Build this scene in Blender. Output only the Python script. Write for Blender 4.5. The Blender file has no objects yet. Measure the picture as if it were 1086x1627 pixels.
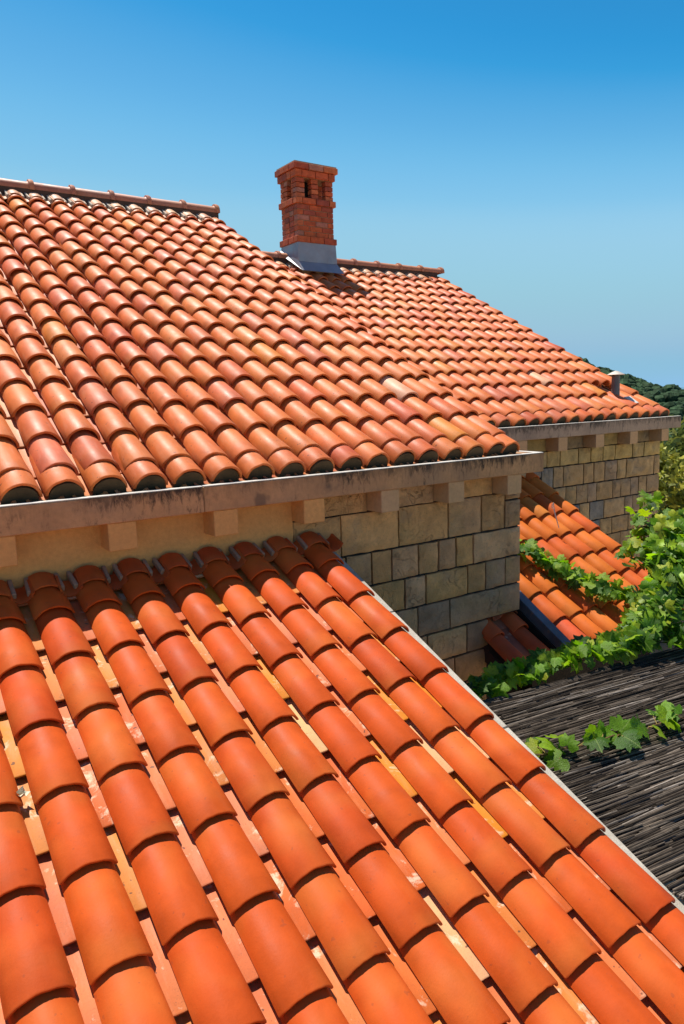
import bpy, bmesh, math, random
from mathutils import Vector, Matrix, noise, Euler
rnd = random.Random(7)
sc = bpy.context.scene
PI = math.pi

# ------------------------------------------------------------------ camera
CAM = Vector((-0.6797, -3.8162, 0.3763))
Rr = Vector((0.8247, -0.5649, -0.0293)); Fw = Vector((0.5545, 0.8170, -0.1578))
yaw, pit, rol = 0.5962, 0.1585, -0.0293
cy_, sy_, cp_, sp_ = math.cos(yaw), math.sin(yaw), math.cos(pit), math.sin(pit)
Fw = Vector((sy_ * cp_, cy_ * cp_, -sp_)); r0 = Vector((cy_, -sy_, 0)); u0 = r0.cross(Fw)
Rr = r0 * math.cos(rol) + u0 * math.sin(rol); Up = -r0 * math.sin(rol) + u0 * math.cos(rol)
cam = bpy.data.cameras.new('camera'); camo = bpy.data.objects.new('camera', cam)
sc.collection.objects.link(camo); sc.camera = camo
camo.matrix_world = Matrix(((Rr.x, Up.x, -Fw.x, CAM.x), (Rr.y, Up.y, -Fw.y, CAM.y), (Rr.z, Up.z, -Fw.z, CAM.z), (0, 0, 0, 1)))
cam.sensor_fit = 'VERTICAL'; cam.sensor_height = 36; cam.sensor_width = 24; cam.lens = 25.335
cam.clip_start = 0.05; cam.clip_end = 60000

# ------------------------------------------------------------------ world, sun, exposure
SUN = Vector((0.14, -0.74, -1.95)).normalized()          # direction the light travels
w = bpy.data.worlds.new('World'); sc.world = w; w.use_nodes = True
nt = w.node_tree; nt.nodes.clear()
sky = nt.nodes.new('ShaderNodeTexSky'); sky.sky_type = 'NISHITA'; sky.sun_disc = False
sky.sun_elevation = math.asin(-SUN.z); sky.sun_rotation = math.atan2(-SUN.x, -SUN.y)
sky.altitude = 2000; sky.air_density = 1.0; sky.dust_density = 0.3; sky.ozone_density = 10.0
EXPO = 0.62; SKY = 0.1
vm = nt.nodes.new('ShaderNodeVectorMath'); vm.operation = 'SCALE'; vm.inputs['Scale'].default_value = 0.1
cu = nt.nodes.new('ShaderNodeRGBCurve')                     # the photograph's deep polarised blue
for ci, pts in enumerate(([(0, .10), (.045, .085), (.068, .05), (.083, .03), (.095, .09), (.12, .23), (.145, .32), (.25, .325), (.42, .27), (1, .32)],
                          [(0, 0), (.10, .13), (.174, .29), (.205, .42), (.245, .55), (.29, .61), (.43, .565), (.545, .525), (1, .58)],
                          [(0, 0), (.24, .33), (.39, .63), (.46, .77), (.53, .83), (.60, .79), (.68, .72), (.76, .70), (1, .75)])):
    c = cu.mapping.curves[ci]
    while len(c.points) < len(pts): c.points.new(.5, .5)
    for p_, (x_, y_) in zip(c.points, pts): p_.location = (x_, y_); p_.handle_type = 'AUTO_CLAMPED'
cu.mapping.update()
v2 = nt.nodes.new('ShaderNodeVectorMath'); v2.operation = 'SCALE'; v2.inputs['Scale'].default_value = 1 / (SKY * 2 ** EXPO)
bg = nt.nodes.new('ShaderNodeBackground'); bg.inputs['Strength'].default_value = SKY
wo = nt.nodes.new('ShaderNodeOutputWorld')
nt.links.new(sky.outputs[0], vm.inputs[0]); nt.links.new(vm.outputs[0], cu.inputs['Color']); nt.links.new(cu.outputs[0], v2.inputs[0])
nt.links.new(v2.outputs[0], bg.inputs[0]); nt.links.new(bg.outputs[0], wo.inputs[0])
sl = bpy.data.lights.new('sun', 'SUN'); slo = bpy.data.objects.new('sun', sl); sc.collection.objects.link(slo)
sl.energy = 4.9; sl.angle = math.radians(0.5); sl.color = (1.0, 0.95, 0.87)
slo.location = (0, 0, 30); slo.rotation_euler = SUN.to_track_quat('-Z', 'Y').to_euler()
sc.view_settings.view_transform = 'Standard'; sc.view_settings.look = 'None'
sc.view_settings.exposure = EXPO; sc.view_settings.gamma = 1.0; sc.view_settings.use_curve_mapping = False
sc.render.engine = 'CYCLES'
sc.cycles.max_bounces = 6; sc.cycles.diffuse_bounces = 4

# ------------------------------------------------------------------ helpers
COL = sc.collection

class MB:
    """collects shapes, built as one mesh"""
    def __init__(s): s.v = []; s.f = []; s.sm = []
    def add(s, vs, fs, smooth=False):
        o = len(s.v); s.v += [tuple(p) for p in vs]
        s.f += [tuple(i + o for i in f) for f in fs]; s.sm += [smooth] * len(fs)
        return s
    def box(s, x0, x1, y0, y1, z0, z1, M=None):
        vs = [Vector((x, y, z)) for x in (x0, x1) for y in (y0, y1) for z in (z0, z1)]
        if M: vs = [M @ p for p in vs]
        return s.add(vs, [(0, 1, 3, 2), (4, 6, 7, 5), (0, 4, 5, 1), (2, 3, 7, 6), (0, 2, 6, 4), (1, 5, 7, 3)])
    def bbox(s, x0, x1, y0, y1, z0, z1, b=0.005, M=None):
        """box with bevelled edges"""
        bm = bmesh.new(); bmesh.ops.create_cube(bm, size=1)
        for q in bm.verts:
            q.co = Vector(((x0 + x1) / 2 + q.co.x * (x1 - x0), (y0 + y1) / 2 + q.co.y * (y1 - y0), (z0 + z1) / 2 + q.co.z * (z1 - z0)))
        bmesh.ops.bevel(bm, geom=bm.edges[:], offset=b, segments=1, affect='EDGES')
        vs = [(M @ q.co if M else q.co.copy()) for q in bm.verts]; bm.verts.index_update()
        fs = [tuple(q.index for q in f.verts) for f in bm.faces]; bm.free()
        return s.add(vs, fs)
    def prism(s, poly, x0, x1):
        """polygon in (y,z) extruded along x"""
        n = len(poly)
        vs = [(x0, a, b) for a, b in poly] + [(x1, a, b) for a, b in poly]
        fs = [tuple(range(n - 1, -1, -1)), tuple(range(n, 2 * n))] + [(i, (i + 1) % n, n + (i + 1) % n, n + i) for i in range(n)]
        return s.add(vs, fs)
    def tube(s, pts, rad, n=6, cap=True):
        pts = [Vector(p) for p in pts]; m = len(pts); vs = []
        if not isinstance(rad, (list, tuple)): rad = [rad] * m
        for i, p in enumerate(pts):
            d = (pts[min(i + 1, m - 1)] - pts[max(i - 1, 0)]).normalized()
            a = d.cross(Vector((0, 0, 1)) if abs(d.z) < .9 else Vector((1, 0, 0))).normalized(); b = d.cross(a)
            for k in range(n):
                t = 2 * PI * k / n; vs.append(p + (a * math.cos(t) + b * math.sin(t)) * rad[i])
        fs = [(i * n + k, (i + 1) * n + k, (i + 1) * n + (k + 1) % n, i * n + (k + 1) % n) for i in range(m - 1) for k in range(n)]
        if cap: fs += [tuple(range(n)), tuple((m - 1) * n + k for k in range(n - 1, -1, -1))]
        return s.add(vs, fs, True)
    def lathe(s, prof, n=16, c=(0, 0, 0), axis='Z'):
        vs = []
        for r, h in prof:
            for k in range(n):
                t = 2 * PI * k / n
                p = (r * math.cos(t), r * math.sin(t), h) if axis == 'Z' else (h, r * math.cos(t), r * math.sin(t))
                vs.append((p[0] + c[0], p[1] + c[1], p[2] + c[2]))
        fs = [(i * n + k, i * n + (k + 1) % n, (i + 1) * n + (k + 1) % n, (i + 1) * n + k) for i in range(len(prof) - 1) for k in range(n)]
        return s.add(vs, fs, True)
    def mesh(s, name, m, sharp=35):
        me = bpy.data.meshes.new(name); me.from_pydata(s.v, [], s.f)
        me.polygons.foreach_set('use_smooth', s.sm)
        me.update()
        bm = bmesh.new(); bm.from_mesh(me); bmesh.ops.recalc_face_normals(bm, faces=bm.faces[:]); bm.to_mesh(me); bm.free()
        if any(s.sm): me.set_sharp_from_angle(angle=math.radians(sharp))
        if m: me.materials.append(m)
        return me
    def obj(s, name, m, parent=None, **kw):
        return link(name, s.mesh(name, m), parent, **kw)

def link(name, me, parent=None, loc=(0, 0, 0), rot=(0, 0, 0), color=None, scale=None):
    o = bpy.data.objects.new(name, me); COL.objects.link(o)
    o.location = loc; o.rotation_euler = rot
    if scale: o.scale = scale
    if parent: o.parent = parent
    if color: o.color = (*color[:3], 1)
    return o

def thing(o, label, cat, group=None):
    o['label'] = label; o['category'] = cat
    if group: o['group'] = group
    return o
def empty(name, loc, label, cat, group=None):
    o = link(name, None, None, loc); o.empty_display_size = .2
    return thing(o, label, cat, group)

def px(p):
    """where a point falls in the 1086 x 1627 photograph (only to choose which pieces are in view)"""
    d = Vector(p) - CAM; z = d.dot(Fw)
    if z < .05: return None
    return (543 + 1145 * d.dot(Rr) / z, 813.5 - 1145 * d.dot(Up) / z)
def inview(p, m=40):
    q = px(p)
    return q is not None and -m < q[0] < 1086 + m and -m < q[1] < 1627 + m

# ------------------------------------------------------------------ materials
class NT:
    def __init__(s, name):
        s.m = bpy.data.materials.new(name); s.m.use_nodes = True; s.t = s.m.node_tree; s.n = s.t.nodes
        s.b = s.n['Principled BSDF']; s.out = s.n['Material Output']
    def node(s, k, **kw):
        n = s.n.new(k)
        for a, v in kw.items():
            if a in n.inputs: s.set(n, a, v)
            else: setattr(n, a, v)
        return n
    def set(s, n, i, v):
        if isinstance(v, bpy.types.NodeSocket): s.t.links.new(v, n.inputs[i])
        else: n.inputs[i].default_value = v
    def coord(s, kind='Object', scale=(1, 1, 1), rand=True):
        c = s.node('ShaderNodeTexCoord').outputs[kind]
        mp = s.node('ShaderNodeMapping'); mp.inputs['Scale'].default_value = scale; s.t.links.new(c, mp.inputs[0])
        if rand:
            oi = s.node('ShaderNodeObjectInfo'); mu = s.node('ShaderNodeMath', operation='MULTIPLY'); s.set(mu, 0, oi.outputs['Random']); s.set(mu, 1, 73.)
            s.t.links.new(mu.outputs[0], mp.inputs['Location'])
        return mp.outputs[0]
    def noise(s, vec, scale, detail=4, rough=.55, dist=0.):
        n = s.node('ShaderNodeTexNoise'); s.t.links.new(vec, n.inputs['Vector'])
        n.inputs['Scale'].default_value = scale; n.inputs['Detail'].default_value = detail
        n.inputs['Roughness'].default_value = rough; n.inputs['Distortion'].default_value = dist
        return n.outputs['Fac']
    def ramp(s, fac, a, b, va=0., vb=1.):
        n = s.node('ShaderNodeMapRange'); s.set(n, 0, fac); s.set(n, 1, a); s.set(n, 2, b); s.set(n, 3, va); s.set(n, 4, vb)
        return n.outputs[0]
    def mul(s, a, b):
        n = s.node('ShaderNodeMath', operation='MULTIPLY'); s.set(n, 0, a); s.set(n, 1, b); return n.outputs[0]
    def mix(s, fac, a, b, mode='MIX'):
        n = s.node('ShaderNodeMix', data_type='RGBA', blend_type=mode)
        for i, v in ((0, fac), (6, a), (7, b)):
            if isinstance(v, bpy.types.NodeSocket): s.t.links.new(v, n.inputs[i])
            else: n.inputs[i].default_value = v if i == 0 else (*v[:3], 1)
        return n.outputs[2]
    def grey(s, v):
        n = s.node('ShaderNodeCombineColor')
        for i in range(3): s.t.links.new(v, n.inputs[i])
        return n.outputs[0]
    def objcol(s): return s.node('ShaderNodeObjectInfo').outputs['Color']
    def objrnd(s): return s.node('ShaderNodeObjectInfo').outputs['Random']
    def bump(s, h, strength=.3, dist=.01):
        n = s.node('ShaderNodeBump'); s.t.links.new(h, n.inputs['Height']); n.inputs['Strength'].default_value = strength; n.inputs['Distance'].default_value = dist
        s.t.links.new(n.outputs[0], s.b.inputs['Normal'])
    def done(s, col, rough=.7, spec=.4):
        s.set(s.b, 'Base Color', col if isinstance(col, bpy.types.NodeSocket) else (*col[:3], 1))
        s.set(s.b, 'Roughness', rough); s.set(s.b, 'Specular IOR Level', spec)
        return s.m

def terracotta(name, bloom=.25, lichen=.5, rough=.5, spec=.5, speck=.6, patch=0.):
    t = NT(name); v = t.coord('Object')
    base = t.objcol()
    big = t.noise(v, 7, 4, .6, .3)
    c = t.mix(1., base, t.grey(t.ramp(big, .25, .78, .80, 1.16)), 'MULTIPLY')
    st = t.noise(t.coord('Object', (26, 3.5, 26)), 1, 4, .65)           # pale bloom drawn out along the tile
    c = t.mix(t.mul(t.ramp(st, .5, .78), bloom), c, (.66, .42, .29))
    yl = t.noise(v, 3.1, 2)
    c = t.mix(t.ramp(yl, .48, .75, 0., .28), c, (.66, .25, .05))
    if patch:                                              # mortar smears
        c = t.mix(t.ramp(t.noise(v, 8.5, 5, .7, .5), .57, .66, 0., patch), c, (.74, .56, .38))
    fine = t.noise(v, 170, 2, .6)
    c = t.mix(t.ramp(fine, .60, .72, 0., .35 * speck), c, (.16, .06, .03))
    pit = t.noise(v, 42, 1, .4)
    c = t.mix(t.ramp(pit, .73, .76, 0., .75 * speck), c, (.07, .04, .03))
    li = t.mul(t.ramp(t.noise(v, 11, 5, .7, .6), .66, .74), t.ramp(t.objrnd(), .62, .9, 0., lichen))
    c = t.mix(li, c, (.13, .10, .055))
    t.bump(t.noise(v, 95, 4, .7), .16, .004)
    return t.done(c, t.ramp(big, .3, .7, rough - .07, rough + .10), spec)

M = {}
M['tile_new'] = terracotta('terracotta_new', .02, .10, .56, .14, .30)
M['tile_old'] = terracotta('terracotta_weathered', .20, .6, .50, .26, .75)
M['tile_pan'] = terracotta('terracotta_pan', .22, .8, .6, .25, 1., .75)

def concrete(name, c1, c2, stain=.0, white=False, scale=1.):
    t = NT(name); v = t.coord('Object')
    c = t.mix(t.ramp(t.noise(v, 3 * scale, 6, .65), .3, .7), c1, c2)
    c = t.mix(t.ramp(t.noise(v, 38 * scale, 4, .7), .35, .75, 0., .35), c, tuple(x * .45 for x in c1))
    if stain:
        g = t.node('ShaderNodeSeparateXYZ'); t.t.links.new(t.node('ShaderNodeTexCoord').outputs['Generated'], g.inputs[0])
        drip = t.noise(t.coord('Object', (14, 14, 4.5)), 2.4, 8, .78, .5)
        top = t.ramp(g.outputs[2], .35, 1., .0, .20)
        ad = t.node('ShaderNodeMath', operation='ADD'); t.set(ad, 0, drip); t.set(ad, 1, top)
        pat = t.ramp(t.noise(v, 2.3, 3, .6), .34, .54)
        c = t.mix(t.mul(t.ramp(t.noise(v, 1.6, 5, .7), .45, .70, 0., .55), stain), c, (.20, .15, .11))
        c = t.mix(t.mul(t.mul(t.ramp(ad.outputs[0], .53, .70), pat), stain), c, (.028, .022, .018))
        c = t.mix(t.mul(t.ramp(t.noise(v, 4.2, 3, .6), .62, .70), stain * .6), c, (.06, .05, .045))
    t.bump(t.noise(v, 45 * scale, 8, .8), .6, .010)
    return t.done(c, .85, .25)

M['fascia'] = concrete('fascia_concrete', (.62, .34, .155), (.42, .225, .105), .9)
M['fascia_grey'] = concrete('fascia_concrete_grey', (.50, .35, .24), (.38, .27, .19), .8)
M['rim'] = concrete('pale_mortar_rim', (.66, .62, .55), (.48, .44, .38))
M['verge'] = concrete('verge_concrete', (.58, .52, .42), (.34, .30, .24), 0., False, 2.2)
M['plaster'] = concrete('ochre_plaster', (.72, .38, .13), (.64, .33, .11))
M['mortar'] = concrete('mortar', (.42, .27, .17), (.30, .19, .12))
M['mortar_lit'] = concrete('mortar_lit', (.55, .46, .36), (.42, .34, .26))  # lighter copy of the mortar, sunlight put into its colour
M['plug'] = concrete('mossy_mortar', (.150, .098, .050), (.050, .034, .018))
M['grout'] = concrete('dark_grout', (.045, .036, .028), (.028, .022, .018))
M['deck'] = concrete('roof_screed', (.11, .06, .04), (.07, .04, .03))

def stone_mat():
    t = NT('split_limestone'); v = t.coord('Object')
    c = t.objcol()
    n1 = t.noise(v, 6, 6, .62, .5)
    c = t.mix(1., c, t.grey(t.ramp(n1, .28, .74, .62, 1.22)), 'MULTIPLY')
    c = t.mix(t.ramp(t.noise(v, 3.2, 4, .6), .52, .72, 0., .45), c, (.42, .27, .10))
    c = t.mix(t.ramp(t.noise(v, 4.4, 4, .6), .56, .76, 0., .40), c, (.22, .20, .17))
    vein = t.node('ShaderNodeTexNoise'); t.t.links.new(v, vein.inputs['Vector']); vein.inputs['Scale'].default_value = 4.5; vein.inputs['Detail'].default_value = 6; vein.inputs['Distortion'].default_value = 1.4
    a = t.node('ShaderNodeMath', operation='SUBTRACT'); t.set(a, 0, vein.outputs['Fac']); t.set(a, 1, .5)
    ab = t.node('ShaderNodeMath', operation='ABSOLUTE'); t.set(ab, 0, a.outputs[0])
    ve = t.mul(t.ramp(ab.outputs[0], 0., .012, 1., 0.), t.ramp(t.noise(v, 2.2, 2), .45, .62))
    c = t.mix(t.mul(ve, .22), c, (.14, .09, .055))
    c = t.mix(t.ramp(t.noise(v, 60, 3, .7), .55, .75, 0., .4), c, (.12, .09, .06))
    h = t.node('ShaderNodeMath', operation='SUBTRACT'); t.set(h, 0, t.noise(v, 22, 8, .72, .4)); t.set(h, 1, t.mul(ve, .4))
    t.bump(h.outputs[0], 1., .02)
    return t.done(c, .85, .25)
M['stone'] = stone_mat()

def brick_mat():
    t = NT('red_brick'); v = t.coord('Object')
    c = t.objcol()
    c = t.mix(1., c, t.grey(t.ramp(t.noise(v, 12, 5, .65), .3, .72, .62, 1.22)), 'MULTIPLY')
    c = t.mix(t.ramp(t.noise(v, 8, 5, .7, .4), .60, .72, 0., .7), c, (.09, .028, .018))
    c = t.mix(t.ramp(t.noise(v, 16, 4, .7), .66, .76, 0., .55), c, (.45, .36, .30))
    t.bump(t.noise(v, 60, 5, .7), .5, .006)
    return t.done(c, .75, .3)
M['brick'] = brick_mat()

def metal_mat(name, c1, c2, rough=.45, metallic=.75):
    t = NT(name); v = t.coord('Object')
    c = t.mix(t.ramp(t.noise(v, 5, 5, .6), .35, .7), c1, c2)
    c = t.mix(t.ramp(t.noise(t.coord('Object', (20, 20, 2.)), 1.5, 5, .6), .60, .72, 0., .5), c, (.30, .20, .13))
    t.set(t.b, 'Metallic', metallic)
    t.bump(t.noise(v, 14, 3), .12, .01)
    return t.done(c, t.ramp(t.noise(v, 9, 4), .3, .7, rough - .1, rough + .15), .5)
M['zinc'] = metal_mat('zinc_sheet', (.34, .34, .36), (.25, .26, .28), .5, .5)
M['curb'] = metal_mat('dark_grey_sheet', (.13, .145, .17), (.08, .09, .10), .5, .3)
M['pipe'] = metal_mat('vent_pipe_metal', (.15, .14, .14), (.09, .085, .085), .5, .3)
M['cap'] = metal_mat('vent_cap_metal', (.50, .44, .36), (.40, .34, .28), .55, .3)

def leaf_mat():
    t = NT('vine_leaf'); c = t.objcol(); v = t.coord('Object', (1, 1, 1))
    c = t.mix(1., c, t.grey(t.ramp(t.noise(v, 14, 3), .3, .7, .75, 1.2)), 'MULTIPLY')
    x = t.node('ShaderNodeSeparateXYZ'); t.t.links.new(t.coord('Object', (1, 1, 1), False), x.inputs[0])
    ab = t.node('ShaderNodeMath', operation='ABSOLUTE'); t.set(ab, 0, x.outputs[0])
    c = t.mix(t.ramp(ab.outputs[0], .006, .022, .55, 0.), c, (.22, .30, .07))
    t.done(c, .45, .28)
    tr = t.node('ShaderNodeBsdfTranslucent'); t.set(tr, 'Color', t.mix(1., c, (1.9, 2.2, .5), 'MULTIPLY'))
    mx = t.node('ShaderNodeMixShader'); mx.inputs[0].default_value = .4
    t.t.links.new(t.b.outputs[0], mx.inputs[1]); t.t.links.new(tr.outputs[0], mx.inputs[2]); t.t.links.new(mx.outputs[0], t.out.inputs[0])
    t.bump(t.noise(v, 30, 3), .3, .02)
    return t.m
M['leaf'] = leaf_mat()

def simple(name, c1, c2, scale=5, rough=.8, spec=.2, bump=.3, rand=True, usecol=False):
    t = NT(name); v = t.coord('Object', rand=rand)
    f = t.ramp(t.noise(v, scale, 5, .6), .3, .7)
    c = t.mix(f, c1, c2)
    if usecol: c = t.mix(1., t.objcol(), t.grey(t.ramp(f, 0, 1, .7, 1.25)), 'MULTIPLY')
    if bump: t.bump(t.noise(v, scale * 8, 5, .7), bump, .01)
    return t.done(c, rough, spec)
M['stem'] = simple('vine_stem', (.20, .11, .05), (.12, .07, .035), 20)
M['stem_green'] = simple('vine_shoot', (.30, .26, .06), (.26, .14, .06), 20)
M['bark'] = simple('bark', (.06, .045, .032), (.03, .024, .018), 9)
M['timber'] = simple('pergola_timber', (.16, .10, .06), (.10, .065, .04), 6)
M['ground'] = simple('pale_bounce_ground', (.60, .46, .30), (.50, .385, .24), .6)  # mostly unseen ground, made pale to bounce warm light onto shaded walls
M['wallstone'] = simple('rubble_stone', (.40, .33, .25), (.25, .20, .15), 7, usecol=True)
M['twig'] = simple('bleached_twig', (.80, .74, .64), (.66, .60, .50), 30)
M['dark'] = simple('shade_fill', (.03, .022, .018), (.02, .015, .012), 8)  # near-black colour standing in for shade in gaps and openings

def attr_mat(name, rough, spec, sy=8., translucent=0., streak=True):
    """colour from a per-piece colour attribute"""
    t = NT(name); a = t.node('ShaderNodeAttribute', attribute_name='tint')
    v = t.coord('Object', (3, 60, 60) if streak else (1, 1, 1))
    c = t.mix(1., a.outputs['Color'], t.grey(t.ramp(t.noise(v, 1.5 if streak else sy, 5, .65), .3, .72, .45, 1.5)), 'MULTIPLY')
    t.done(c, rough, spec)
    if translucent:
        tr = t.node('ShaderNodeBsdfTranslucent'); t.set(tr, 'Color', c)
        mx = t.node('ShaderNodeMixShader'); mx.inputs[0].default_value = translucent
        t.t.links.new(t.b.outputs[0], mx.inputs[1]); t.t.links.new(tr.outputs[0], mx.inputs[2]); t.t.links.new(mx.outputs[0], t.out.inputs[0])
    return t.m
M['foliage'] = attr_mat('foliage', .5, .3, 8., .3, False)
M['forest'] = attr_mat('forest_crowns', .8, .1, .6, 0., False)
def reed_mat():
    t = NT('weathered_reed'); v = t.coord('Object', (11, 90, 90))
    c = t.mix(1., t.objcol(), t.grey(t.ramp(t.noise(v, 1.2, 5, .7), .3, .72, .35, 1.6)), 'MULTIPLY')  # uneven weathered tone, also painting broken highlights along each reed
    return t.done(c, .65, .10)
M['reed'] = reed_mat()
def reed_mass_mat():
    t = NT('weathered_reed_mass'); a = t.node('ShaderNodeAttribute', attribute_name='tint'); v = t.coord('Object', (11, 90, 90))
    c = t.mix(1., a.outputs['Color'], t.grey(t.ramp(t.noise(v, 1.2, 5, .7), .3, .72, .35, 1.6)), 'MULTIPLY')  # same broken tone, highlights painted in with the weathering
    return t.done(c, .65, .10)
M['reedmass'] = reed_mass_mat()

def tinted(mb, name, mat, tints, parent=None, **kw):
    """tints: one colour per face"""
    me = mb.mesh(name, mat)
    at = me.color_attributes.new('tint', 'FLOAT_COLOR', 'CORNER'); buf = []
    for p in me.polygons:
        c = tints[p.index]; buf += [c[0], c[1], c[2], 1.] * p.loop_total
    at.data.foreach_set('color', buf)
    return link(name, me, parent, **kw)

# ------------------------------------------------------------------ barrel tiles
def barrel(mb, wl, wu, hl, hu, L, t=.015, n=12, concave=False, lift=.018, e=.34, seed=None, M_=None, z=0., seg=None):
    """half-round tile, lower end at y=0, running up to y=L"""
    s = -1 if concave else 1
    ys = [(0., .003), (.005, 0.), (L * .5, 0.), (L, 0.)]
    O = []; I = []
    for y, inset in ys:
        f = y / L; W = wl + (wu - wl) * f; H = hl + (hu - hl) * f; z0 = z + lift * (1 - y / e)
        ro = []; ri = []
        for k in range(n + 1):
            a = PI * k / n; ca, sa = math.cos(a), math.sin(a)
            if seg:                                        # segmental arch instead of a half round
                th = seg * (1 - 2 * k / n); ca = math.sin(th) / math.sin(seg); sa = (math.cos(th) - math.cos(seg)) / (1 - math.cos(seg))
            j = 0.
            if seed is not None: j = .0032 * noise.noise(Vector((ca * 1.6 + seed * 9.1, sa * 1.6, y * 7)))
            dy = 0. if seed is None or y > .01 else .0035 * noise.noise(Vector((ca * 3 + seed * 3.3, 5, 0)))
            ro.append((-(W / 2 - inset + j) * ca, y + dy, z0 + s * (H - inset + j) * sa))
            ri.append((-(W / 2 - t + inset + j) * ca, y + dy, z0 + s * (H - t + inset + j) * sa))
        O.append(ro); I.append(ri)
    vs = [p for r in O for p in r] + [p for r in I for p in r]
    if M_: vs = [M_ @ Vector(p) for p in vs]
    m = len(ys); N = n + 1; off = m * N; fs = []
    for i in range(m - 1):
        for k in range(n):
            a, b, c, d = i * N + k, i * N + k + 1, (i + 1) * N + k + 1, (i + 1) * N + k
            fs.append((a, b, c, d)); fs.append((off + d, off + c, off + b, off + a))
        for k in (0, n):
            fs.append((i * N + k, (i + 1) * N + k, off + (i + 1) * N + k, off + i * N + k))
    for i in (0, m - 1):
        for k in range(n):
            fs.append((i * N + k, off + i * N + k, off + i * N + k + 1, i * N + k + 1))
    mb.add(vs, fs, True)
    return mb

def tile_meshes(name, mat, nv, **kw):
    return [barrel(MB(), seed=i + 1, **kw).mesh(name, mat, 40) for i in range(nv)]

def pick(pal, r=rnd, jit=.07):
    tot = sum(p[0] for p in pal); x = r.random() * tot
    for p in pal:
        x -= p[0]
        if x <= 0: break
    c = p[1]; f = 1 + r.uniform(-jit, jit)
    return (c[0] * f, c[1] * f * (1 + r.uniform(-.06, .06)), c[2] * f)

PAL_OLD = [(60, (.62, .150, .034)), (22, (.59, .128, .034)), (7, (.57, .135, .055)), (8, (.65, .19, .05)), (2, (.62, .19, .03)), (.6, (.68, .34, .20)), (3, (.50, .095, .03))]
PAL_NEW = [(80, (.520, .076, .0090)), (20, (.490, .066, .0090)), (10, (.540, .087, .0105))]
PAL_PAN = [(34, (.62, .195, .036)), (24, (.60, .150, .046)), (13, (.60, .165, .070)), (18, (.64, .20, .012)), (5, (.68, .36, .16)), (22, (.56, .110, .020))]
PAL_D = [(60, (.58, .135, .018)), (25, (.54, .10, .018)), (15, (.60, .18, .03))]

def roof_root(parent, pitch, origin, deck, name='roof', mat='deck'):
    """a part in roof coordinates: x along the eaves, y up the slope, z off the roof"""
    mb = MB(); mb.box(deck[0], deck[1], deck[2], deck[3], -.19, -.085)
    return mb.obj(name, M[mat], parent, loc=Vector(origin) - parent.location, rot=(pitch, 0, 0))

def lay(roof, rootloc, pitch, origin, name, meshes, spots, pal, group_stuff, jx=.0065, jy=.010, jr=.020, r=rnd, limit=300, margin=30):
    """spots: (x, y, scale_y, colour or None). Pieces in view are objects of their own, the rest one mesh."""
    Mw = Matrix.Translation(Vector(origin)) @ Matrix.Rotation(pitch, 4, 'X')
    rest = MB(); cnt = 0; tints = []
    for x, y, sy, col in spots:
        x += r.uniform(-jx, jx); y += r.uniform(-jy, jy)
        rot = (r.uniform(-jr, jr) * .35, r.uniform(-jr, jr) * 1.2, r.uniform(-jr, jr))
        me = r.choice(meshes); c = col or pick(pal, r)
        q = Mw @ Vector((x, y + .15, .05))
        if inview(q, margin) and cnt < limit:
            link(name, me, roof, (x, y, 0), rot, c, (1, sy, 1)); cnt += 1
        else:
            Mt = Matrix.Translation((x, y, 0)) @ Euler(rot).to_matrix().to_4x4() @ Matrix.Diagonal((1, sy, 1, 1))
            rest.add([Mt @ v.co for v in me.vertices], [tuple(p.vertices) for p in me.polygons], True)
    if rest.v:
        o = rest.obj(group_stuff, meshes[0].materials[0], roof, color=pal[0][1]); o['kind'] = 'stuff'
    return cnt

# ------------------------------------------------------------------ stones
def stone(name, x0, x1, z0, z1, yf, parent, col, gap=.008, rough=.040, r=rnd, base=(0, 0, 0)):
    x0 += gap; x1 -= gap; z0 += gap; z1 -= gap
    nx = max(4, min(16, int((x1 - x0) / .028))); nz = max(4, min(9, int((z1 - z0) / .028)))
    sd = r.uniform(0, 900); vs = []; fs = []
    lean = r.uniform(-.006, .006)
    def P(i, j):
        fx, fz = i / nx, j / nz; x = x0 + (x1 - x0) * fx; z = z0 + (z1 - z0) * fz
        ed = min(fx * (x1 - x0), (1 - fx) * (x1 - x0), fz * (z1 - z0), (1 - fz) * (z1 - z0))
        k = min(1., ed / .03)
        y = yf + .007 * (1 - k) - rough * k * (.35 + noise.noise(Vector((x * 6 + sd, z * 6, 0))) + .6 * noise.noise(Vector((x * 17, z * 17 + sd, 3)))) + lean * (fx - .5)
        jx = .006 * noise.noise(Vector((z * 13, sd, i))) if i in (0, nx) else 0
        jz = .006 * noise.noise(Vector((x * 13, sd, j))) if j in (0, nz) else 0
        return (x + jx, y, z + jz)
    for j in range(nz + 1):
        for i in range(nx + 1): vs.append(P(i, j))
    N = nx + 1
    fs = [(j * N + i, j * N + i + 1, (j + 1) * N + i + 1, (j + 1) * N + i) for j in range(nz) for i in range(nx)]
    ring = list(range(N)) + [j * N + nx for j in range(1, nz + 1)] + [nz * N + i for i in range(nx - 1, -1, -1)] + [j * N for j in range(nz - 1, 0, -1)]
    o = len(vs); vs += [(vs[i][0], yf + .045, vs[i][2]) for i in ring]; n = len(ring)
    fs += [(ring[i], o + i, o + (i + 1) % n, ring[(i + 1) % n]) for i in range(n)]
    c = Vector(((x0 + x1) / 2, yf, (z0 + z1) / 2))
    mb = MB(); mb.add([Vector(v) - c for v in vs], fs, True)
    return mb.obj(name, M['stone'], parent, loc=c - Vector(base), color=col)

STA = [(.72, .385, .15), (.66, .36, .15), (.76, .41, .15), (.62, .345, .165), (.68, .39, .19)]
STG = [(.60, .345, .17), (.54, .32, .17), (.64, .365, .165), (.49, .295, .165), (.64, .38, .18)]

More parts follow.
